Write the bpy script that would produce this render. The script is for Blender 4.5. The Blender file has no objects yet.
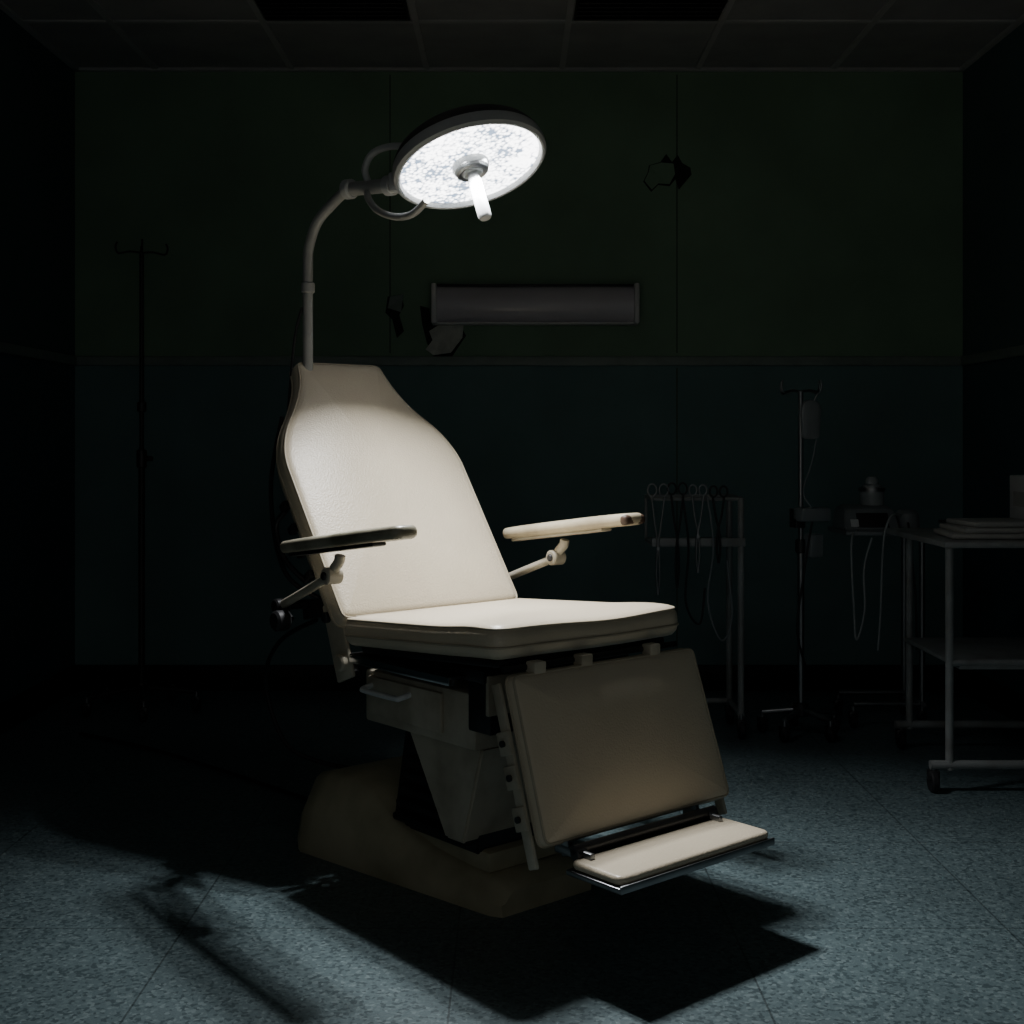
import bpy, bmesh, math, random
from mathutils import Vector, Matrix
random.seed(3)
S = bpy.context.scene
COL = S.collection

# ------------------------------------------------------------------ materials
def nodes(name):
    m = bpy.data.materials.new(name); m.use_nodes = True
    nt = m.node_tree
    b = nt.nodes['Principled BSDF']
    return m, nt, b

def mat(name, col, rough=.5, metal=0, var=.15, scale=8, bump=0, bscale=200, dirt=None, spec=.5):
    m, nt, b = nodes(name)
    L = nt.links.new
    tc = nt.nodes.new('ShaderNodeTexCoord')
    n = nt.nodes.new('ShaderNodeTexNoise'); n.inputs['Scale'].default_value = scale
    n.inputs['Detail'].default_value = 6
    L(tc.outputs['Object'], n.inputs['Vector'])
    r = nt.nodes.new('ShaderNodeValToRGB')
    lo = dirt if dirt else tuple(c*(1-var) for c in col)
    r.color_ramp.elements[0].position = .32; r.color_ramp.elements[0].color = (*lo, 1)
    r.color_ramp.elements[1].position = .62; r.color_ramp.elements[1].color = (*col, 1)
    L(n.outputs['Fac'], r.inputs['Fac']); L(r.outputs['Color'], b.inputs['Base Color'])
    b.inputs['Roughness'].default_value = rough
    b.inputs['Metallic'].default_value = metal
    b.inputs['Specular IOR Level'].default_value = spec
    if bump:
        n2 = nt.nodes.new('ShaderNodeTexNoise'); n2.inputs['Scale'].default_value = bscale
        n2.inputs['Detail'].default_value = 3
        L(tc.outputs['Object'], n2.inputs['Vector'])
        bp = nt.nodes.new('ShaderNodeBump'); bp.inputs['Strength'].default_value = bump
        bp.inputs['Distance'].default_value = .002
        L(n2.outputs['Fac'], bp.inputs['Height']); L(bp.outputs['Normal'], b.inputs['Normal'])
    return m

VINYL = mat('cream_vinyl', (.70, .61, .46), .34, 0, .08, 5, .5, 210)
PIPE = mat('cream_piping', (.48, .42, .31), .45, 0, .1, 20)
ARMD = mat('dark_mottled_armrest', (.42, .39, .30), .30, 0, .3, 9, .3, 200, dirt=(.18, .17, .12))  # left pad: darker, noise-mottled colour than the right one
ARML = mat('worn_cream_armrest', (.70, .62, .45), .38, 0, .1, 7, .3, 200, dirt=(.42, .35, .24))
TIP = mat('worn_armrest_tip', (.10, .06, .04), .5, 0, .3, 20)
IVORY = mat('ivory_painted_steel', (.54, .50, .40), .4, 0, .2, 12, dirt=(.38, .34, .26))
BASEM = mat('aged_base_plastic', (.50, .46, .32), .5, 0, .2, 6, dirt=(.33, .30, .20))
CHROME = mat('chrome', (.75, .76, .78), .18, 1, .1, 10)
STEEL = mat('dull_steel', (.34, .35, .36), .38, 1, .2, 14)
BLACK = mat('black_rubber', (.02, .02, .022), .55, 0, .2, 10)
DARKM = mat('dark_metal', (.06, .06, .062), .4, .6, .2, 10)
IVPOLE = mat('iv_pole_steel', (.02, .02, .02), .45, 0, .2, 10)
POLE = mat('painted_pole', (.36, .37, .36), .38, 0, .15, 20)
LAMPH = mat('lamp_housing_paint', (.50, .52, .52), .35, 0, .1, 8)
LAMPB = mat('lamp_back_shell', (.05, .05, .05), .4, 0, .1, 8)
WHITE = mat('white_enamel', (.30, .32, .32), .38, 0, .1, 10, dirt=(.20, .20, .19))
WHITE2 = mat('white_plastic', (.7, .72, .72), .4, 0, .08, 10)
CARTON = mat('glove_carton', (.50, .51, .51), .6, 0, .08, 10)
PAPER = mat('paper_linen', (.36, .36, .34), .8, 0, .15, 15)
PLAS = mat('grey_plastic', (.22, .24, .25), .4, 0, .1, 10)
DIFF = mat('fixture_diffuser', (.62, .58, .62), .2, 0, .12, 3)
CAP = mat('fixture_endcap', (.75, .73, .71), .4, 0, .1, 10)
PLAST = mat('exposed_plaster', (.60, .60, .54), .85, 0, .3, 20)
HOLE = mat('dark_exposed_wall', (.02, .025, .02), .9, 0, .3, 30)
TRIM = mat('rail_trim', (.25, .30, .27), .5, 0, .2, 10)
SEAM = mat('panel_seam', (.08, .12, .085), .7, 0, .2, 10)
BASEB = mat('baseboard_rubber', (.012, .014, .014), .5, 0, .2, 10)
VENT = mat('vent_black', (.006, .006, .006), .6, 0, .2, 10)
TBAR = mat('ceiling_tbar', (.42, .42, .42), .5, 0, .1, 10)
CTILE = mat('ceiling_tile', (.34, .34, .34), .9, 0, .15, 5, .6, 120)
BAG = mat('fluid_bag', (.35, .38, .38), .2, 0, .1, 10)

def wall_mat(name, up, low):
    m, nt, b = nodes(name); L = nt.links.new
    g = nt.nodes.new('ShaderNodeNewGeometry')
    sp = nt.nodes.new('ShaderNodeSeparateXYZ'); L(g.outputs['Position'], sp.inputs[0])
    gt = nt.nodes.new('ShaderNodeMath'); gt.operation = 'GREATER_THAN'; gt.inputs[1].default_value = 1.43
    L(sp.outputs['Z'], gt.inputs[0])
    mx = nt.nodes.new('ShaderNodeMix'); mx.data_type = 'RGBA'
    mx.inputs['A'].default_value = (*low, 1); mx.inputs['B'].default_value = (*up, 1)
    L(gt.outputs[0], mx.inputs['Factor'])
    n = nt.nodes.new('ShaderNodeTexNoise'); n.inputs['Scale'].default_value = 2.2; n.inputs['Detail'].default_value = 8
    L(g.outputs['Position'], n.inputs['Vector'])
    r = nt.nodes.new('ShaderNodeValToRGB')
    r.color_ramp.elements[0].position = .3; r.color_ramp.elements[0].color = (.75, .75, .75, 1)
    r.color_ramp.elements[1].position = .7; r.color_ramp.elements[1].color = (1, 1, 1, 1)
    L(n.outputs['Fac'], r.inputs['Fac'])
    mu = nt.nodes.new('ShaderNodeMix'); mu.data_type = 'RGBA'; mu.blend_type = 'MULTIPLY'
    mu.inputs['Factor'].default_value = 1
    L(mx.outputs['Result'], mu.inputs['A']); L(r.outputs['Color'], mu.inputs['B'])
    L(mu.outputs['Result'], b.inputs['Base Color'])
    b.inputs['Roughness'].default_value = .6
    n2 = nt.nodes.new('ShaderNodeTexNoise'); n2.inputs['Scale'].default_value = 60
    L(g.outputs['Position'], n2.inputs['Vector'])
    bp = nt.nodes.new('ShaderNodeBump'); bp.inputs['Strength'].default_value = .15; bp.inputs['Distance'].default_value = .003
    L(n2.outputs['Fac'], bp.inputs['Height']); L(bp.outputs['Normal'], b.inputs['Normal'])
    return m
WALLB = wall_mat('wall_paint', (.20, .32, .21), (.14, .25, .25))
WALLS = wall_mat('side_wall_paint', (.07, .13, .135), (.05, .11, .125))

def floor_mat():
    m, nt, b = nodes('speckled_vinyl_floor'); L = nt.links.new
    g = nt.nodes.new('ShaderNodeNewGeometry')
    v = nt.nodes.new('ShaderNodeTexVoronoi'); v.inputs['Scale'].default_value = 130
    L(g.outputs['Position'], v.inputs['Vector'])
    sp = nt.nodes.new('ShaderNodeSeparateColor'); L(v.outputs['Color'], sp.inputs[0])
    r = nt.nodes.new('ShaderNodeValToRGB'); r.color_ramp.interpolation = 'CONSTANT'
    e = r.color_ramp.elements
    e[0].position = 0; e[0].color = (.072, .108, .118, 1)
    e[1].position = .22; e[1].color = (.125, .178, .190, 1)
    x = e.new(.72); x.color = (.155, .215, .225, 1)
    x = e.new(.9); x.color = (.20, .265, .275, 1)
    L(sp.outputs[0], r.inputs['Fac'])
    n = nt.nodes.new('ShaderNodeTexNoise'); n.inputs['Scale'].default_value = 1.6; n.inputs['Detail'].default_value = 8
    L(g.outputs['Position'], n.inputs['Vector'])
    r2 = nt.nodes.new('ShaderNodeValToRGB')
    r2.color_ramp.elements[0].position = .3; r2.color_ramp.elements[0].color = (.7, .7, .7, 1)
    r2.color_ramp.elements[1].position = .65; r2.color_ramp.elements[1].color = (1, 1, 1, 1)
    L(n.outputs['Fac'], r2.inputs['Fac'])
    mu = nt.nodes.new('ShaderNodeMix'); mu.data_type = 'RGBA'; mu.blend_type = 'MULTIPLY'; mu.inputs['Factor'].default_value = 1
    L(r.outputs['Color'], mu.inputs['A']); L(r2.outputs['Color'], mu.inputs['B'])
    br = nt.nodes.new('ShaderNodeTexBrick'); br.offset = 0
    br.inputs['Scale'].default_value = 1; br.inputs['Brick Width'].default_value = .61
    br.inputs['Row Height'].default_value = .61; br.inputs['Mortar Size'].default_value = .0022
    br.inputs['Color1'].default_value = (1, 1, 1, 1); br.inputs['Color2'].default_value = (.93, .93, .93, 1)
    br.inputs['Mortar'].default_value = (.45, .45, .45, 1)
    mp = nt.nodes.new('ShaderNodeMapping'); mp.inputs['Location'].default_value = (.12, .2, 0)
    L(g.outputs['Position'], mp.inputs['Vector']); L(mp.outputs[0], br.inputs['Vector'])
    m2 = nt.nodes.new('ShaderNodeMix'); m2.data_type = 'RGBA'; m2.blend_type = 'MULTIPLY'; m2.inputs['Factor'].default_value = 1
    L(mu.outputs['Result'], m2.inputs['A']); L(br.outputs['Color'], m2.inputs['B'])
    L(m2.outputs['Result'], b.inputs['Base Color'])
    b.inputs['Roughness'].default_value = .40
    n3 = nt.nodes.new('ShaderNodeTexNoise'); n3.inputs['Scale'].default_value = 90; n3.inputs['Detail'].default_value = 4
    L(g.outputs['Position'], n3.inputs['Vector'])
    bp = nt.nodes.new('ShaderNodeBump'); bp.inputs['Strength'].default_value = .35; bp.inputs['Distance'].default_value = .004
    L(n3.outputs['Fac'], bp.inputs['Height']); L(bp.outputs['Normal'], b.inputs['Normal'])
    return m
FLOOR = floor_mat()

def lens_mat():
    m, nt, b = nodes('lamp_lens'); L = nt.links.new
    tc = nt.nodes.new('ShaderNodeTexCoord')
    v = nt.nodes.new('ShaderNodeTexVoronoi'); v.inputs['Scale'].default_value = 95
    L(tc.outputs['Object'], v.inputs['Vector'])
    n = nt.nodes.new('ShaderNodeTexNoise'); n.inputs['Scale'].default_value = 9; n.inputs['Detail'].default_value = 2
    L(tc.outputs['Object'], n.inputs['Vector'])
    ad = nt.nodes.new('ShaderNodeMath'); ad.operation = 'MULTIPLY_ADD'
    ad.inputs[1].default_value = 1.5; ad.inputs[2].default_value = -.75
    L(n.outputs['Fac'], ad.inputs[0])
    a2 = nt.nodes.new('ShaderNodeMath'); a2.operation = 'ADD'
    L(v.outputs['Distance'], a2.inputs[0]); L(ad.outputs[0], a2.inputs[1])
    r = nt.nodes.new('ShaderNodeValToRGB')
    r.color_ramp.elements[0].position = .42; r.color_ramp.elements[0].color = (1, 1, 1, 1)
    r.color_ramp.elements[1].position = .85; r.color_ramp.elements[1].color = (.07, .10, .15, 1)
    L(a2.outputs[0], r.inputs['Fac'])
    L(r.outputs['Color'], b.inputs['Emission Color'])
    b.inputs['Emission Strength'].default_value = 8
    b.inputs['Base Color'].default_value = (.5, .5, .5, 1)
    b.inputs['Roughness'].default_value = .2
    return m
LENS = lens_mat()

# ------------------------------------------------------------------ helpers
def empty(name, loc=(0, 0, 0), rz=0):
    e = bpy.data.objects.new(name, None); e.location = loc; e.rotation_euler = (0, 0, rz)
    e.empty_display_size = .1
    COL.objects.link(e); return e

def finish(name, bm, m, parent=None, smooth=True, ang=40):
    bmesh.ops.recalc_face_normals(bm, faces=bm.faces)
    me = bpy.data.meshes.new(name); bm.to_mesh(me); bm.free()
    me.materials.append(m)
    if smooth:
        me.polygons.foreach_set('use_smooth', [True]*len(me.polygons))
        try: me.set_sharp_from_angle(angle=math.radians(ang))
        except Exception: pass
    o = bpy.data.objects.new(name, me); COL.objects.link(o)
    if parent: o.parent = parent
    return o

def box(name, c, s, m, parent=None, bev=.004, M=None, seg=2):
    bm = bmesh.new(); bmesh.ops.create_cube(bm, size=1)
    for v in bm.verts: v.co = Vector((v.co.x*s[0], v.co.y*s[1], v.co.z*s[2]))
    if bev: bmesh.ops.bevel(bm, geom=bm.edges[:], offset=min(bev, min(s)*.45), segments=seg, affect='EDGES', profile=.5)
    T = Matrix.Translation(Vector(c))
    if M is not None: T = T @ M.to_4x4()
    bm.transform(T)
    return finish(name, bm, m, parent)

def frame(z):
    z = Vector(z).normalized()
    u = Vector((0, 0, 1)) if abs(z.z) < .95 else Vector((0, 1, 0))
    x = u.cross(z).normalized(); y = z.cross(x)
    return Matrix((x, y, z)).transposed()

def cyl(name, a, b, r, m, parent=None, r2=None, seg=28, bev=.0):
    a = Vector(a); b = Vector(b); d = b-a; h = d.length
    if r2 is None: r2 = r
    prof = [(0, 0), (r, 0), (r2, h), (0, h)]
    if bev: prof = [(0, 0), (r-bev, 0), (r, bev), (r2, h-bev), (r2-bev, h), (0, h)]
    return lathe(name, prof, m, parent, Matrix.Translation(a) @ frame(d).to_4x4(), seg)

def lathe(name, prof, m, parent=None, M=None, seg=32):
    bm = bmesh.new(); rings = []
    for (r, z) in prof:
        if r < 1e-6: rings.append([bm.verts.new((0, 0, z))])
        else: rings.append([bm.verts.new((r*math.cos(2*math.pi*i/seg), r*math.sin(2*math.pi*i/seg), z)) for i in range(seg)])
    for p, q in zip(rings, rings[1:]):
        for i in range(seg):
            j = (i+1) % seg
            f = []
            for v in ([p[i], p[j]] if len(p) > 1 else [p[0]])+([q[j], q[i]] if len(q) > 1 else [q[0]]): f.append(v)
            if len(f) >= 3: bm.faces.new(f)
    if M is not None: bm.transform(M)
    return finish(name, bm, m, parent, ang=35)

def catmull(P, n=8, closed=False):
    P = [Vector(p) for p in P]; out = []
    N = len(P)
    rng = N if closed else N-1
    for i in range(rng):
        if closed: p0, p1, p2, p3 = P[(i-1) % N], P[i], P[(i+1) % N], P[(i+2) % N]
        else: p0, p1, p2, p3 = P[max(i-1, 0)], P[i], P[i+1], P[min(i+2, N-1)]
        for k in range(n):
            t = k/n
            out.append(.5*((2*p1)+(p2-p0)*t+(2*p0-5*p1+4*p2-p3)*t*t+(3*p1-p0-3*p2+p3)*t**3))
    if not closed: out.append(P[-1])
    return out

def tube(name, P, r, m, parent=None, smooth=8, closed=False, seg=12):
    if smooth: P = catmull(P, smooth, closed)
    P = [Vector(p) for p in P]; N = len(P)
    bm = bmesh.new(); rings = []
    nrm = None
    for i in range(N):
        if closed: t = (P[(i+1) % N]-P[i-1]).normalized()
        else: t = (P[min(i+1, N-1)]-P[max(i-1, 0)]).normalized()
        if nrm is None:
            u = Vector((0, 0, 1)) if abs(t.z) < .9 else Vector((1, 0, 0))
            nrm = (u-t*u.dot(t)).normalized()
        else: nrm = (nrm-t*nrm.dot(t)).normalized()
        b = t.cross(nrm)
        rings.append([bm.verts.new(P[i]+r*(math.cos(2*math.pi*k/seg)*nrm+math.sin(2*math.pi*k/seg)*b)) for k in range(seg)])
    pairs = list(zip(rings, rings[1:]))+([(rings[-1], rings[0])] if closed else [])
    for p, q in pairs:
        for k in range(seg):
            bm.faces.new((p[k], p[(k+1) % seg], q[(k+1) % seg], q[k]))
    if not closed:
        bm.faces.new(rings[0][::-1]); bm.faces.new(rings[-1])
    return finish(name, bm, m, parent, ang=60)

def rounded(poly, rad, n=6):
    out = []; N = len(poly)
    for i in range(N):
        p = Vector(poly[i]); a = Vector(poly[i-1]); c = Vector(poly[(i+1) % N])
        r = rad[i] if isinstance(rad, (list, tuple)) else rad
        d1 = (a-p); d2 = (c-p)
        r = min(r, d1.length*.48, d2.length*.48)
        s = p+d1.normalized()*r; e = p+d2.normalized()*r
        for k in range(n+1):
            t = k/n
            out.append((1-t)**2*s+2*t*(1-t)*p+t*t*e)
    return out

def densify(P, step=.03):
    out = []
    for i in range(len(P)):
        a = P[i]; b = P[(i+1) % len(P)]
        k = max(1, int((b-a).length/step))
        for j in range(k): out.append(a.lerp(b, j/k))
    return out

def cushion(name, poly, rad, t, M, m, parent, edge=.014, dome=.008, fn=None, pipe=None, pipe_r=.003):
    """poly in plane ab; top surface c=0, bottom c=-t."""
    P = densify(rounded(poly, rad))
    N = len(P)
    area = sum(P[i].x*P[(i+1) % N].y-P[(i+1) % N].x*P[i].y for i in range(N))
    if area < 0: P = P[::-1]
    nr = []
    for i in range(N):
        d = (P[(i+1) % N]-P[i-1]).normalized(); nr.append(Vector((d.y, -d.x)))
    c = sum(P, Vector((0, 0)))/N
    bm = bmesh.new(); rings = []
    def ring(off, z, k=0):
        vs = []
        for i in range(N):
            q = P[i]-nr[i]*off
            q = q.lerp(c, k)
            vs.append(bm.verts.new((q.x, q.y, z)))
        rings.append(vs)
    ring(edge, -t, .5); ring(edge, -t)
    for a in (30, 60, 90): ring(edge*(1-math.sin(math.radians(a))), -t+edge*(1-math.cos(math.radians(a))))
    for a in (0, 22, 45, 67, 90): ring(edge*(1-math.cos(math.radians(a))), -edge-dome+edge*math.sin(math.radians(a)))
    for k in (.06, .12, .2, .3, .42, .55, .7, .85):
        ring(edge, -dome+dome*(1-(1-k)**3), k)
    for p, q in zip(rings, rings[1:]):
        for i in range(N): bm.faces.new((p[i], p[(i+1) % N], q[(i+1) % N], q[i]))
    v = bm.verts.new((c.x, c.y, 0))
    for i in range(N): bm.faces.new((rings[-1][i], rings[-1][(i+1) % N], v))
    bm.faces.new(rings[0][::-1])
    if fn:
        for v in bm.verts: v.co.z += fn(v.co.x, v.co.y)*(1 if v.co.z > -t*.6 else .4)
    bm.transform(M)
    o = finish(name, bm, m, parent, ang=70)
    if pipe:
        for idx, (off, z) in enumerate(((edge*.25, -edge*.3-dome), (0, -t+edge))):
            pts = []
            for i in range(N):
                q = P[i]-nr[i]*off
                zz = z+(fn(q.x, q.y)*(1 if idx == 0 else .4) if fn else 0)
                pts.append(M @ Vector((q.x, q.y, zz)))
            tube(name+'_piping_%d' % (idx+1), pts, pipe_r, pipe, parent, smooth=0, closed=True, seg=8)
    return o

def prism(name, poly, z0, z1, m, parent=None, M=None, bev=.004):
    bm = bmesh.new()
    b = [bm.verts.new((p[0], p[1], z0)) for p in poly]; t = [bm.verts.new((p[0], p[1], z1)) for p in poly]
    bm.faces.new(b[::-1]); bm.faces.new(t)
    n = len(poly)
    for i in range(n): bm.faces.new((b[i], b[(i+1) % n], t[(i+1) % n], t[i]))
    bmesh.ops.recalc_face_normals(bm, faces=bm.faces)
    if bev: bmesh.ops.bevel(bm, geom=bm.edges[:], offset=bev, segments=2, affect='EDGES', profile=.5)
    if M is not None: bm.transform(M)
    return finish(name, bm, m, parent)

def basis(a, b, c, o):
    M = Matrix((Vector(a), Vector(b), Vector(c))).transposed().to_4x4()
    M.translation = Vector(o); return M

# ------------------------------------------------------------------ room
XL, XR, YB, YF, H = -1.90, 1.96, 5.565, -.6, 2.70
T = .1
box('floor', ((XL+XR)/2, (YB+YF)/2, -T/2), (XR-XL+2*T, YB-YF+2*T, T), FLOOR, bev=0)
box('wall_back', ((XL+XR)/2, YB+T/2, H/2), (XR-XL+2*T, T, H), WALLB, bev=0)
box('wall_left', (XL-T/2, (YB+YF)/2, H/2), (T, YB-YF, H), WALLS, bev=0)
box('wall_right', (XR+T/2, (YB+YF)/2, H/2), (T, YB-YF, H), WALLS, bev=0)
ce = box('ceiling', ((XL+XR)/2, (YB+YF)/2, H+T/2), (XR-XL+2*T, YB-YF+2*T, T), CTILE, bev=0)
xs = [.217+.587*k for k in range(-4, 4)]
ys = [4.92-.6*k for k in range(0, 11)]
for i, x in enumerate(xs):
    if XL+.05 < x < XR-.05: box('tbar_long_%d' % i, (x, (YB+YF)/2, H-.004), (.024, YB-YF, .008), TBAR, ce, bev=0)
for i, y in enumerate(ys):
    if y > YF: box('tbar_cross_%d' % i, ((XL+XR)/2, y, H-.0045), (XR-XL, .024, .007), TBAR, ce, bev=0)
box('tbar_edge_back', ((XL+XR)/2, YB-.012, H-.006), (XR-XL, .024, .012), TBAR, ce, bev=0)
box('tbar_edge_left', (XL+.012, (YB+YF)/2, H-.006), (.024, YB-YF, .012), TBAR, ce, bev=0)
box('tbar_edge_right', (XR-.012, (YB+YF)/2, H-.006), (.024, YB-YF, .012), TBAR, ce, bev=0)
for cx in (-.957+.2935, .217+.2935):
    v = empty('ceiling_vent', (cx, 4.61, H))
    box('vent_panel', (0, 0, -.006), (.55, .56, .012), VENT, v, bev=.002)
    for k in range(12):
        box('louver_%d' % (k+1), (0, -.25+k*.045, -.016), (.53, .03, .004), VENT, v, bev=0, M=Matrix.Rotation(.5, 3, 'X'))

box('baseboard_back', ((XL+XR)/2, YB-.008, .055), (XR-XL, .016, .11), BASEB, bev=.003)
box('baseboard_left', (XL+.008, (YB+YF)/2, .055), (.016, YB-YF-.04, .11), BASEB, bev=.003)
box('baseboard_right', (XR-.008, (YB+YF)/2, .055), (.016, YB-YF-.04, .11), BASEB, bev=.003)
zr = 1.43
box('trim_1', ((XL+XR)/2, YB-.008, zr), (XR-XL, .016, .04), TRIM, bev=.004)
box('trim_2', (XL+.008, (YB+YF)/2, zr), (.016, YB-YF-.04, .04), TRIM, bev=.004)
box('trim_3', (XR-.008, (YB+YF)/2, zr), (.016, YB-YF-.04, .04), TRIM, bev=.004)
for i, x in enumerate((-.53, .717)):
    box('trim_%d' % (4+i), (x, YB-.0015, (H+zr)/2+.005), (.006, .003, H-zr-.06), SEAM, bev=0)
box('trim_6', (.717, YB-.0015, .76), (.006, .003, 1.28), SEAM, bev=0)

def torn(name, cx, cz, pts, flap, mt=HOLE, fm=PLAST):
    e = empty(name, (cx, YB-.002, cz))
    M = basis((1, 0, 0), (0, 0, 1), (0, -1, 0), (0, 0, 0))
    prism('exposed_patch', pts, .0, .002, mt, e, M, bev=0)
    bm = bmesh.new()
    n = len(flap)
    v = [bm.verts.new((p[0], -.004-p[2], p[1])) for p in flap]
    c = bm.verts.new((sum(p[0] for p in flap)/n, -.006-sum(p[2] for p in flap)/n*.5, sum(p[1] for p in flap)/n))
    for i in range(n): bm.faces.new((v[i], v[(i+1) % n], c))
    finish('paint_flap', bm, fm, e, smooth=False)
    return e
torn('peeling_paint', .665, 2.24, [(-.095, -.03), (-.075, .01), (-.07, .04), (-.02, .055), (.005, .09), (.03, .055), (.055, .085), (.075, .05), (.11, .03), (.115, .0), (.06, -.065), (.045, -.02), (.02, -.05), (-.03, -.045), (-.06, -.075)],
     [(-.09, -.028, .002), (-.072, .01, .006), (-.066, .038, .004), (-.018, .05, .01), (.035, .045, .012), (.042, .0, .01), (.018, -.043, .006), (-.03, -.04, .006), (-.058, -.066, .002)], HOLE, WALLB)
torn('peeling_paint', -.50, 1.64, [(-.04, .07), (.02, .08), (.03, .03), (.01, -.01), (.03, -.08), (.0, -.11), (-.02, -.03), (-.05, .0)],
     [(-.03, .07, .0), (.03, .08, .01), (.02, .0, .02), (-.04, .02, .0)], HOLE, TRIM)
torn('peeling_paint', -.31, 1.54, [(-.09, .13), (-.05, .12), (-.04, .05), (.09, .04), (.11, -.0), (.05, -.09), (-.03, -.09), (-.06, -.03), (-.08, .05)],
     [(-.05, .02, .005), (.0, .05, .01), (.10, .045, .008), (.095, -.01, .01), (.045, -.075, .01), (-.03, -.085, .005), (-.065, -.06, .01), (-.035, -.02, .006)], HOLE, PLAST)

# wall light fixture
wf = empty('fluorescent_wall_light', (.10, YB, 1.672))
box('back_plate', (0, -.012, 0), (.89, .024, .175), CAP, wf)
prof = [(-.078, -.02)]+[(-.078*math.cos(a), -.045-.05*math.sin(a)) for a in [math.pi*k/12 for k in range(13)]]+[(.078, -.02)]
bm = bmesh.new()
A = [bm.verts.new((-.425, p[1], p[0])) for p in prof]; B = [bm.verts.new((.425, p[1], p[0])) for p in prof]
for i in range(len(prof)-1): bm.faces.new((A[i], A[i+1], B[i+1], B[i]))
bm.faces.new(A); bm.faces.new(B[::-1])
finish('diffuser', bm, DIFF, wf)
for s in (-1, 1): box('end_cap_%d' % (s+2), (s*.434, -.052, 0), (.022, .104, .172), CAP, wf, bev=.006)
box('lower_lip', (0, -.04, -.082), (.86, .05, .008), CAP, wf, bev=.002)
box('upper_lip', (0, -.04, .082), (.86, .05, .008), DARKM, wf, bev=.002)

# ------------------------------------------------------------------ exam chair
RZ = math.radians(40.7)
CH = empty('examination_chair', (0, 3.1, 0), RZ)
st = math.atan(.036/.572)
Ms = basis((1, 0, 0), (0, math.cos(st), -math.sin(st)), (0, math.sin(st), math.cos(st)), (0, 0, .684))
def seatfn(x, y):
    f = max(0, (-y-.02)/.28)
    return -.009*math.exp(-((x-.06)/.15)**2)*f + .005*math.exp(-((y+.2)/.08)**2)
cushion('seat_cushion', [(-.294, -.29), (.296, -.29), (.292, .30), (-.292, .30)], [.05, .05, .02, .02], .084, Ms, VINYL, CH,
        edge=.028, dome=.010, fn=seatfn, pipe=PIPE)
box('seat_pan', (0, 0, .590), (.52, .52, .016), DARKM, CH, M=Matrix.Rotation(-st, 3, 'X'))
# backrest
th = math.atan(.70)
bu = (0, math.sin(th), math.cos(th)); bn = (0, -math.cos(th), math.sin(th))
Mb = basis((1, 0, 0), bu, bn, (0, .286, .655))
half = [(.294, .0), (.300, .49), (.266, .575), (.190, .662), (.156, .745), (.142, .812)]
bpoly = [(-.288, .0)]+half+[(-.142, .812), (-.152, .745), (-.195, .662), (-.258, .575), (-.292, .49)]
brad = [.03, .03, .05, .05, .05, .04, .022, .022, .04, .05, .05, .05]
cushion('backrest_cushion', bpoly, brad, .082, Mb, VINYL, CH, edge=.024, dome=.014, pipe=PIPE)
shell = [(p[0]*.93, p[1]*.97+.012) for p in bpoly]
cushion('backrest_shell', shell, brad, .026, Mb @ Matrix.Translation((0, 0, -.080)), IVORY, CH, edge=.008, dome=.0)
for s in (-1, 1):
    n = 'l' if s < 0 else 'r'
    cyl('back_frame_rail_'+n, Mb @ Vector((s*.24, -.10, -.118)), Mb @ Vector((s*.24, .48, -.118)), .013, DARKM, CH)
    box('back_hinge_plate_'+n, (s*.262, .36, .585), (.012, .075, .20), IVORY, CH, bev=.005, M=Matrix.Rotation(-th*.6, 3, 'X'))
    cyl('back_hinge_bolt_'+n, (s*.256, .33, .535), (s*.285, .33, .535), .022, IVORY, CH, bev=.004)
    cyl('back_hinge_bolt2_'+n, (s*.256, .40, .64), (s*.282, .40, .64), .014, DARKM, CH, bev=.003)
cyl('back_frame_cross_1', Mb @ Vector((-.25, .1, -.118)), Mb @ Vector((.25, .1, -.118)), .011, DARKM, CH)
cyl('back_frame_cross_2', Mb @ Vector((-.25, .42, -.118)), Mb @ Vector((.25, .42, -.118)), .011, DARKM, CH)
for i, sv in enumerate((.17, .24, .31, .38)):
    box('back_side_clip_%d' % (i+1), Mb @ Vector((-.284, sv, -.094)), (.02, .03, .022), DARKM, CH, M=Matrix.Rotation(-th, 3, 'X'))
tube('recline_lever', [(-.27, .50, .72), (-.30, .56, .78), (-.30, .60, .86), (-.29, .57, .90)], .007, DARKM, CH)
cyl('back_strut', (-.15, .36, .50), (-.15, .60, .86), .016, DARKM, CH)
cyl('back_strut_rod', (-.15, .30, .44), (-.15, .40, .56), .009, CHROME, CH)
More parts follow.
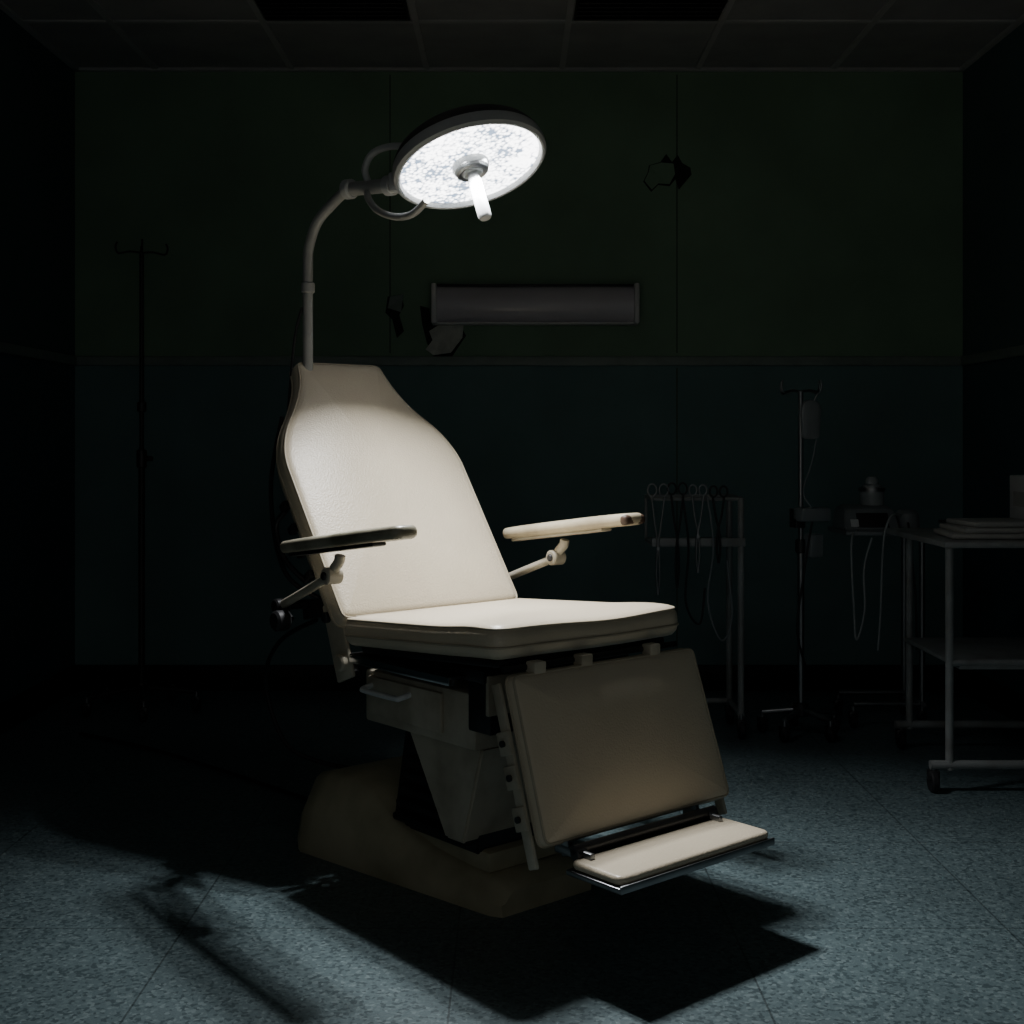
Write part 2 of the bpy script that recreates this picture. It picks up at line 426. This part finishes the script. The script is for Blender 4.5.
# legrest
Lv = Vector((0, -.437, .263)); Tv = Vector((0, -.3255, .598)); lb = (Tv-Lv); ll = lb.length; lb = lb.normalized()
Ml = basis((1, 0, 0), lb, (0, -lb.z, lb.y), Lv)
cushion('legrest_cushion', [(-.274, 0), (.310, 0), (.304, ll), (-.270, ll)], .022, .054, Ml, VINYL, CH, edge=.016, dome=.012, pipe=PIPE)
rl = Matrix.Rotation(-math.atan2(lb.y, lb.z), 3, 'X')
box('legrest_back_panel', Ml @ Vector((0, ll/2, -.060)), (.50, .010, ll*.9), DARKM, CH, M=rl)
for s in (-1, 1):
    n = 'l' if s < 0 else 'r'
    o = 0 if s < 0 else .028
    box('legrest_side_rail_'+n, Ml @ Vector((s*.282+o, ll*.43, -.055)), (.010, .026, ll*1.08), IVORY, CH, M=rl, bev=.003)
    for j, q in enumerate((.18, .42, .62)):
        box('rail_bracket_%s_%d' % (n, j+1), Ml @ Vector((s*.288+o, ll*q, -.058)), (.010, .038, .05), IVORY, CH, M=rl, bev=.003)
        cyl('rail_bolt_%s_%d' % (n, j+1), Ml @ Vector((s*.291+o, ll*q, -.058)), Ml @ Vector((s*.299+o, ll*q, -.058)), .007, DARKM, CH)
for i, x in enumerate((-.19, -.05, .17)):
    box('legrest_hinge_%d' % (i+1), (x, -.300, .600), (.035, .03, .026), IVORY, CH, bev=.004)
cyl('legrest_hinge_rod', (-.27, -.285, .600), (.27, -.285, .600), .007, DARKM, CH)
# footrest
Mf = basis((1, 0, 0), (0, 1, 0), (0, 0, 1), (0, 0, .236))
cushion('footrest_pad', [(-.235, -.598), (.235, -.598), (.235, -.452), (-.235, -.452)], .022, .022, Mf, VINYL, CH, edge=.009, dome=.003)
box('footrest_tray', (0, -.524, .207), (.478, .158, .012), STEEL, CH, bev=.003)
box('footrest_front_lip', (0, -.601, .210), (.478, .006, .016), STEEL, CH, bev=.002)
for s in (-1, 1):
    n = 'l' if s < 0 else 'r'
    box('footrest_arm_'+n, (s*.20, -.43, .235), (.014, .11, .022), STEEL, CH)
    box('footrest_link_'+n, (s*.20, -.395, .27), (.012, .03, .10), STEEL, CH, M=rl)
    cyl('footrest_pivot_'+n, (s*.19, -.45, .238), (s*.22, -.45, .238), .014, DARKM, CH, bev=.003)
cyl('footrest_bar', (-.22, -.447, .248), (.22, -.447, .248), .010, DARKM, CH)
box('footrest_hinge_plate', (0, -.43, .228), (.40, .05, .010), DARKM, CH)
# armrests
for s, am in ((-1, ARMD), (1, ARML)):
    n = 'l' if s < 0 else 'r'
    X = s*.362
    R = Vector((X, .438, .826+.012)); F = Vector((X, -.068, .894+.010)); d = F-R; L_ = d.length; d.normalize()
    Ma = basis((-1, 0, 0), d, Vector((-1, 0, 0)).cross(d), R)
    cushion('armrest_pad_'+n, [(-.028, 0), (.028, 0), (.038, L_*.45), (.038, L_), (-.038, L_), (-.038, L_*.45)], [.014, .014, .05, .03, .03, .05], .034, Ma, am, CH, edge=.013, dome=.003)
    ra = Matrix.Rotation(-math.atan2(.074, .56), 3, 'X')
    box('armrest_plate_'+n, Ma @ Vector((0, L_*.42, -.038)), (.040, L_*.72, .010), DARKM if s < 0 else IVORY, CH, M=ra)
    if s > 0:
        cushion('armrest_worn_tip', [(-.0385, 0), (.0385, 0), (.0385, .03), (-.0385, .03)], .02, .028, Ma @ Matrix.Translation((0, L_-.031, -.005)), TIP, CH, edge=.010, dome=.002)
    pv = Vector((X, .235, .765)); lo = Vector((X+s*-.02, .505, .665))
    tube('armrest_knuckle_'+n, [(X, .20, .815), (X, .205, .80), (X, .225, .782), (X, .235, .765)], .013, IVORY, CH)
    cyl('armrest_pivot_'+n, pv+Vector((-.022, 0, 0)), pv+Vector((.022, 0, 0)), .021, IVORY, CH, bev=.004)
    cyl('armrest_pivot_cap_'+n, pv+Vector((-.028, 0, 0)), pv+Vector((.028, 0, 0)), .010, DARKM, CH, bev=.003)
    cyl('armrest_link_'+n, pv, lo, .011, IVORY, CH)
    cyl('armrest_lower_pivot_'+n, lo+Vector((-.02, 0, 0)), lo+Vector((.02, 0, 0)), .019, DARKM, CH, bev=.004)
    cyl('armrest_mount_'+n, lo, (s*.22, .52, .66), .012, DARKM, CH)
    box('armrest_mount_block_'+n, (s*.25, .47, .655), (.03, .12, .05), DARKM, CH, M=Matrix.Rotation(-th*.3, 3, 'X'))
    cyl('armrest_knob_'+n, lo+Vector((s*.01, -.05, -.03)), lo+Vector((s*.05, -.05, -.03)), .026, BLACK, CH, bev=.006)
    cyl('armrest_knob_stem_'+n, lo+Vector((0, -.05, -.03)), lo, .009, DARKM, CH)
# under-seat box, rails
box('seat_rail_l', (-.262, .10, .548), (.020, .40, .020), CHROME, CH, bev=.004)
box('seat_rail_shelf_l', (-.235, .10, .556), (.06, .42, .010), DARKM, CH)
box('seat_rail_r', (.262, .10, .548), (.020, .40, .020), STEEL, CH, bev=.004)
box('seat_subframe', (0, .06, .563), (.46, .46, .03), DARKM, CH)
box('drawer_housing', (0, .115, .447), (.40, .44, .130), IVORY, CH, bev=.008)
box('drawer_front', (-.205, .16, .452), (.012, .30, .095), IVORY, CH, bev=.005)
tube('drawer_handle', [(-.208, .29, .478), (-.238, .288, .472), (-.242, .27, .470), (-.242, .15, .470), (-.238, .132, .472), (-.208, .13, .478)], .007, WHITE2, CH, smooth=4)
box('front_control_box', (-.10, -.13, .49), (.22, .08, .12), DARKM, CH, bev=.006)
box('front_mount_plate', (-.14, -.17, .52), (.16, .012, .09), IVORY, CH, bev=.004)
def loft(name, secs, m, parent, bev=.006):
    bm = bmesh.new(); rs = []
    for (x0, x1, y0, y1, z) in secs:
        rs.append([bm.verts.new(p) for p in ((x0, y0, z), (x1, y0, z), (x1, y1, z), (x0, y1, z))])
    for a, b in zip(rs, rs[1:]):
        for i in range(4): bm.faces.new((a[i], a[(i+1) % 4], b[(i+1) % 4], b[i]))
    bm.faces.new(rs[0][::-1]); bm.faces.new(rs[-1])
    bmesh.ops.recalc_face_normals(bm, faces=bm.faces)
    bmesh.ops.bevel(bm, geom=bm.edges[:], offset=bev, segments=2, affect='EDGES')
    return finish(name, bm, m, parent)
loft('lift_wedge', [(-.175, .175, -.03, .04, .15), (-.175, .175, -.10, .19, .385)], IVORY, CH)
loft('lift_column', [(-.14, .14, -.04, .30, .12), (-.12, .12, .0, .27, .39)], DARKM, CH)
for i in range(5):
    box('bellows_fold_%d' % (i+1), (0, .12, .15+i*.035), (.33-i*.012, .30-i*.012, .02), BLACK, CH, bev=.008)
# base
bm = bmesh.new()
ysec = [(-.13, .055), (-.10, .075), (.0, .085), (.12, .095), (.22, .115), (.30, .155), (.36, .195), (.42, .212), (.52, .214), (.575, .20), (.60, .16)]
rs = []
for (y, z) in ysec:
    t = (y+.13)/.73
    w = .152+(.245-.152)*t
    if y < -.12 or y > .59: w -= .012
    wt = w-.02-.03*t
    rs.append([bm.verts.new(p) for p in ((-w, y, 0.0), (-w-.003, y, min(.03, z*.5)), (-w+.008, y, z*.55), (-wt, y, z-.012), (-wt+.018, y, z), (wt-.018, y, z), (wt, y, z-.012), (w-.008, y, z*.55), (w+.003, y, min(.03, z*.5)), (w, y, 0.0))])
for a, b in zip(rs, rs[1:]):
    for i in range(10): bm.faces.new((a[i], a[(i+1) % 10], b[(i+1) % 10], b[i]))
bm.faces.new(rs[0]); bm.faces.new(rs[-1][::-1])
finish('base_cover', bm, BASEM, CH, ang=50)
box('base_top_step', (0, .08, .105), (.26, .30, .05), BASEM, CH, bev=.012)
tube('power_cable', [(-.24, .50, .62), (-.23, .70, .54), (-.20, .83, .412), (-.16, .80, .243), (-.08, .74, .18), (0, .58, .17)], .006, BLACK, CH)
tube('floor_cable', [(0, .59, .06), (0, .70, .02), (.02, .95, .008), (-.009, 1.39, .008), (-.06, 1.85, .008), (-.155, 2.257, .008)], .006, BLACK, CH)
tube('hose', [(-.22, .42, .66), (-.30, .55, .74), (-.27, .68, .95), (-.2, .74, 1.15)], .006, BLACK, CH)

# ------------------------------------------------------------------ surgical lamp
SL = empty('surgical_lamp', (0, 0, 0))
PX, PY = -.574, 3.60
tube('pole', [(PX, PY, .93), (PX, PY, 1.1), (PX, PY, 1.3), (PX, PY, 1.57), (PX+.004, PY-.003, 1.63), (PX+.03, PY-.025, 1.695), (-.50, 3.545, 1.738), (-.45, 3.49, 1.768), (-.41, 3.46, 1.772)], .0145, POLE, SL, smooth=8, seg=20)
cyl('pole_collar', (PX, PY, 1.50), (PX, PY, 1.53), .019, POLE, SL, bev=.003)
box('pole_clamp_1', (PX+.035, PY-.035, .99), (.06, .12, .05), DARKM, SL, M=Matrix.Rotation(RZ, 3, 'Z'))
box('pole_clamp_2', (PX+.02, PY-.02, 1.16), (.06, .09, .04), DARKM, SL, M=Matrix.Rotation(RZ, 3, 'Z'))
cyl('arm_joint', (-.44, 3.485, 1.770), (-.31, 3.385, 1.762), .019, POLE, SL, bev=.003)
cyl('arm_collar_1', (-.455, 3.497, 1.771), (-.433, 3.480, 1.770), .027, LAMPH, SL, bev=.004)
cyl('arm_collar_2', (-.335, 3.405, 1.763), (-.312, 3.388, 1.762), .027, LAMPH, SL, bev=.004)
LC = Vector((-.108, 3.30, 1.798)); D = Vector((.25, -.31, -.91)).normalized()
ML = Matrix.Translation(LC) @ frame(D).to_4x4()
R0 = .200
lathe('housing_back', [(0, -.085), (.06, -.084), (.12, -.078), (.165, -.066), (.185, -.050), (R0-.002, -.028), (R0-.002, -.008), (.18, -.006), (0, -.006)], LAMPB, SL, ML, 64)
lathe('housing_rim', [(R0-.006, -.026), (R0, -.022), (R0+.003, -.010), (R0+.002, .006), (R0-.005, .013), (R0-.011, .012), (R0-.016, .004), (R0-.016, -.006)], LAMPH, SL, ML, 64)
lathe('lens', [(0, .0), (.06, .0), (.12, .0), (R0-.015, -.001)], LENS, SL, ML, 64)
lathe('hub', [(.049, .0), (.049, .010), (.045, .018), (.032, .022), (.024, .030), (.0, .030)], LAMPH, SL, ML, 40)
lathe('hub_ring', [(.036, .021), (.042, .026), (.036, .030), (.028, .027)], STEEL, SL, ML, 40)
lathe('handle', [(0, .026), (.014, .028), (.015, .045), (.0175, .05), (.0175, .155), (.014, .162), (0, .164)], WHITE2, SL, ML, 28)
tube('yoke_upper', [(-.385, 3.44, 1.775), (-.395, 3.44, 1.815), (-.375, 3.43, 1.853), (-.33, 3.41, 1.868), (-.27, 3.38, 1.862), (-.235, 3.36, 1.850)], .0095, LAMPH, SL)
tube('yoke_lower', [(-.385, 3.44, 1.765), (-.385, 3.42, 1.735), (-.355, 3.39, 1.695), (-.305, 3.33, 1.668), (-.255, 3.27, 1.664), (-.215, 3.22, 1.690)], .0095, POLE, SL)
cyl('yoke_cap', (-.255, 3.36, 1.856), (-.215, 3.345, 1.848), .015, LAMPH, SL, bev=.003)
box('arm_mount', (-.30, 3.375, 1.765), (.05, .05, .05), LAMPH, SL, bev=.008)
tube('lamp_cable', [(-.59, 3.60, 1.46), (-.61, 3.60, 1.38), (-.625, 3.60, 1.22), (-.63, 3.59, 1.08), (-.60, 3.58, .98)], .004, BLACK, SL)
# LEDs are toed in towards the seated patient
AIM = Vector((.02, 2.99, .55))
def led(i, rr, ang, P):
    l = bpy.data.lights.new('led_%d' % i, 'AREA'); l.shape = 'DISK'; l.size = .036
    l.energy = P; l.color = (.97, .985, 1.0); l.spread = math.radians(102)
    o = bpy.data.objects.new('led_%d' % i, l); COL.objects.link(o); o.parent = SL
    p = ML @ Vector((rr*math.cos(ang), rr*math.sin(ang), .012))
    o.matrix_local = Matrix.Translation(p) @ frame(p-AIM).to_4x4()
NL = 5; TOTAL = 13
for j in range(NL): led(j+1, .070, 2*math.pi*j/NL, TOTAL/NL)

# ------------------------------------------------------------------ helper props
def caster(name, p, parent, r=.032):
    x, y, z = p
    cyl(name+'_wheel', (x-.011, y, r), (x+.011, y, r), r, BLACK, parent, bev=.004)
    box(name+'_fork', (x, y, r*1.6), (.034, .03, .03), DARKM, parent, bev=.004)
    cyl(name+'_stem', (x, y, r*1.8), (x, y, max(z, r*2+.02)), .008, STEEL, parent)

def iv_top(parent, z, r=.09, m=STEEL):
    for i in range(4):
        a = i*math.pi/2+.3
        c, s = math.cos(a), math.sin(a)
        tube('hook_%d' % (i+1), [(0, 0, z), (c*r*.5, s*r*.5, z+.004), (c*r, s*r, z-.004), (c*r*1.12, s*r*1.12, z+.02), (c*r*1.05, s*r*1.05, z+.04)], .004, m, parent, smooth=4, seg=8)

def iv_stand(name, loc, h, m, rz=0, lr=.16):
    e = empty(name, loc, rz)
    cyl('pole_lower', (0, 0, .08), (0, 0, h*.55), .0125, m, e)
    cyl('pole_upper', (0, 0, h*.5), (0, 0, h), .009, m, e)
    cyl('height_collar', (0, 0, h*.53), (0, 0, h*.57), .02, DARKM, e, bev=.004)
    cyl('collar_knob', (0, 0, h*.55), (.045, 0, h*.55), .010, BLACK, e, bev=.003)
    iv_top(e, h, m=m)
    cyl('hub', (0, 0, .07), (0, 0, .12), .028, DARKM, e, bev=.004)
    for i in range(5):
        a = 2*math.pi*i/5
        q = (lr*math.cos(a), lr*math.sin(a))
        cyl('leg_%d' % (i+1), (0, 0, .095), (q[0], q[1], .075), .011, m, e)
        caster('caster_%d' % (i+1), (q[0], q[1], .078), e, .026)
    return e
iv1 = iv_stand('iv_stand', (-1.49, 5.15, 0), 1.84, IVPOLE, lr=.22)
cyl('collar_2', (0, 0, 1.20), (0, 0, 1.24), .018, DARKM, iv1, bev=.003)

iv2 = iv_stand('iv_stand', (1.065, 4.72, 0), 1.265, STEEL, rz=.3, lr=.14)
cushion('fluid_bag', [(-.035, -.07), (.035, -.07), (.042, .05), (.02, .075), (-.02, .075), (-.042, .05)], .02, .025,
        basis((1, 0, 0), (0, 0, 1), (0, -1, 0), (.02, -.05, 1.16)), PLAS, iv2, edge=.008, dome=.004)
tube('bag_hanger', [(.02, -.06, 1.23), (.03, -.07, 1.26), (.02, -.09, 1.275)], .003, STEEL, iv2)
box('pump_body', (.02, -.045, .815), (.12, .07, .05), PLAS, iv2, bev=.008)
box('pump_clamp', (-.02, -.01, .80), (.04, .05, .07), DARKM, iv2)
box('pump_box', (.035, -.03, .70), (.055, .05, .085), PLAS, iv2, bev=.006)
tube('drip_line', [(.03, -.06, 1.09), (.01, -.06, 1.0), (-.03, -.07, .9), (0, -.08, .84)], .003, PLAS, iv2)
tube('pump_cable', [(.0, -.08, .79), (-.04, -.09, .6), (-.06, -.08, .4), (.0, -.04, .25)], .004, BLACK, iv2)

# instrument stand
IS = empty('instrument_stand', (.68, 4.72, 0))
def bar(n, a, b, r=.010, m=WHITE, p=IS): return cyl(n, a, b, r, m, p)
for i, (x, y) in enumerate(((.155, -.05), (.155, .20))):
    bar('post_%d' % (i+1), (x, y, .07), (x, y, .875), .012)
    caster('caster_%d' % (i+1), (x, y-.01, .08), IS, .034)
bar('top_bar_front', (-.165, -.05, .872), (.160, -.05, .872), .007)
bar('top_bar_back', (-.165, .20, .872), (.160, .20, .872), .007)
bar('top_bar_side', (.155, -.05, .872), (.155, .20, .872), .009)
bar('top_bar_side_l', (-.165, -.05, .872), (-.165, .20, .872), .007)
box('shelf', (0, .075, .705), (.34, .27, .016), WHITE, IS, bev=.004)
box('shelf_lip', (0, -.06, .715), (.34, .006, .03), WHITE, IS, bev=.002)
bar('hanger_l', (-.165, .20, .705), (-.165, .20, .872), .006)
bar('base_bar_side', (.155, -.06, .085), (.155, .21, .085), .011)
bar('base_bar_front', (-.02, .20, .085), (.155, .20, .085), .011)
caster('caster_3', (-.02, .20, .08), IS, .034)
def forceps(i, x, z, ln, w=.022, m=STEEL):
    y = -.072
    for s in (-1, 1):
        pts = [(x+s*w*math.cos(a)*.55+s*w*.7, y, z+w*.75*math.sin(a)) for a in [2*math.pi*q/14 for q in range(14)]]
        tube('forceps_%d_ring_%d' % (i, s+2), pts, .0036, m, IS, smooth=0, closed=True, seg=8)
        tube('forceps_%d_blade_%d' % (i, s+2), [(x+s*w*.8, y, z-w*.7), (x+s*.010, y, z-ln*.35), (x-s*.002, y, z-ln*.55), (x-s*.006, y, z-ln*.8), (x-s*.001, y, z-ln)], .004, m, IS, smooth=5, seg=8)
    cyl('forceps_%d_pin' % i, (x, y-.006, z-ln*.56), (x, y+.006, z-ln*.56), .006, m, IS)
forceps(1, -.150, .905, .38, .030); forceps(2, -.080, .91, .36, .028, BLACK); forceps(3, -.005, .905, .30, .026); forceps(4, .070, .90, .26, .026, BLACK)
tube('hanging_cable_1', [(.03, -.07, .88), (.05, -.08, .7), (.03, -.08, .5), (.08, -.08, .36), (.12, -.07, .45), (.10, -.07, .65)], .0035, PLAS, IS)
tube('hanging_cable_2', [(-.06, -.07, .88), (-.04, -.08, .7), (-.05, -.08, .5), (-.0, -.08, .42), (.02, -.075, .55)], .004, BLACK, IS)

# monitor cart
MC = empty('monitor_cart', (1.42, 4.95, 0))
box('top_tray', (0, 0, .735), (.33, .28, .016), PLAS, MC, bev=.004)
for i, (x, y) in enumerate(((.13, -.11), (.13, .11))):
    bar('post_%d' % (i+1), (x, y, .08), (x, y, .73), .011, STEEL, MC)
    caster('caster_%d' % (i+1), (x, y, .08), MC, .03)
bar('base_side', (.13, -.13, .09), (.13, .13, .09), .011, STEEL, MC)
for i, y in enumerate((-.11, .11)):
    bar('base_arm_%d' % (i+1), (-.13, y, .09), (.13, y, .09), .011, STEEL, MC)
    caster('caster_%d' % (i+3), (-.13, y, .08), MC, .03)
loft('monitor_body', [(-.16, .05, -.11, .09, .743), (-.15, .04, -.06, .09, .82), (-.13, .03, -.01, .08, .835)], PLAS, MC)
box('screen', (-.05, -.088, .782), (.12, .004, .06), BLACK, MC, M=Matrix.Rotation(-.5, 3, 'X'), bev=.001)
box('label', (-.12, -.095, .772), (.03, .004, .03), WHITE2, MC, M=Matrix.Rotation(-.5, 3, 'X'), bev=.001)
lathe('suction_jar', [(0, 0), (.042, 0), (.046, .01), (.046, .055), (.036, .066), (.036, .078), (.026, .084), (.024, .102), (.016, .112), (0, .115)], BAG, MC, Matrix.Translation((-.02, .03, .833)), 28)
lathe('jar_lid', [(.037, 0), (.050, 0), (.050, .014), (.037, .014)], STEEL, MC, Matrix.Translation((-.02, .03, .888)), 28)
lathe('gauge', [(0, 0), (.045, 0), (.05, .02), (.045, .06), (.03, .075), (.0, .078)], PLAS, MC, Matrix.Translation((.10, -.02, .743)), 28)
tube('lead_1', [(-.11, -.10, .75), (-.15, -.16, .70), (-.14, -.16, .45), (-.13, -.16, .34), (-.10, -.16, .45), (-.10, -.15, .60), (-.07, -.15, .72)], .0045, BAG, MC)
tube('lead_2', [(.06, -.08, .80), (.0, -.15, .80), (-.03, -.16, .70), (-.04, -.16, .45), (-.05, -.16, .30)], .0045, BAG, MC)
tube('lead_3', [(.09, -.07, .77), (.07, -.15, .74), (.09, -.16, .5), (.10, -.14, .3)], .004, BLACK, MC)

# trolley on the right
TB = empty('instrument_trolley', (1.35, 3.95, 0))
tx, ty, tz = .52, .56, .76
for i, (x, y) in enumerate(((0, 0), (tx, 0), (0.05, ty), (tx, ty))):
    bar('leg_%d' % (i+1), (x, y, .07), (x, y, tz), .0125, WHITE, TB)
box('table_top', (tx/2+.02, ty/2, tz+.005), (tx+.09, ty+.06, .020), WHITE, TB, bev=.006)
bar('lower_shelf_rail', (0, 0, .40), (tx, 0, .40), .011, WHITE, TB)
box('lower_shelf', (tx/2+.02, ty/2, .385), (tx-.02, ty, .014), WHITE, TB, bev=.004)
bar('foot_rail_front', (-.06, 0, .085), (tx, 0, .085), .014, WHITE, TB)
bar('foot_rail_back', (.0, ty, .085), (tx, ty, .085), .014, WHITE, TB)
caster('caster_1', (-.05, 0, .08), TB, .034); caster('caster_2', (tx, 0, .08), TB, .034)
caster('caster_3', (.02, ty, .08), TB, .034); caster('caster_4', (tx, ty, .08), TB, .034)
ST = empty('folded_linen_stack', (1.53, 4.11, .776))
for i in range(3):
    box('sheet_%d' % (i+1), (.015*i-.01, .0, .010+i*.018), (.27-.02*i, .26-.02*i, .017), PAPER, ST, bev=.006, M=Matrix.Rotation(.10*(i-1), 3, 'Z'))
TR = empty('kidney_dish', (1.58, 4.42, .776))
lathe('dish', [(0, 0), (.055, 0), (.08, .03), (.085, .032), (.082, .026), (.058, .004), (0, .004)], STEEL, TR, Matrix.Scale(1.25, 4, (1, 0, 0)), 32)
BX = empty('glove_box', (1.815, 4.34, .776))
box('carton', (0, 0, .095), (.18, .20, .19), CARTON, BX, bev=.004)
box('opening', (-.091, 0, .11), (.002, .12, .05), PAPER, BX, bev=0)

# ------------------------------------------------------------------ world, camera
w = bpy.data.worlds.new('World'); S.world = w; w.use_nodes = True
bg = w.node_tree.nodes['Background']; bg.inputs[0].default_value = (.88, .9, .88, 1); bg.inputs[1].default_value = .17
cd = bpy.data.cameras.new('camera'); cd.lens = 45; cd.sensor_width = 36; cd.shift_y = -72/1024
cam = bpy.data.objects.new('camera', cd); COL.objects.link(cam)
cam.location = (0, 0, 1.087); cam.rotation_euler = (math.pi/2, 0, 0)
S.camera = cam
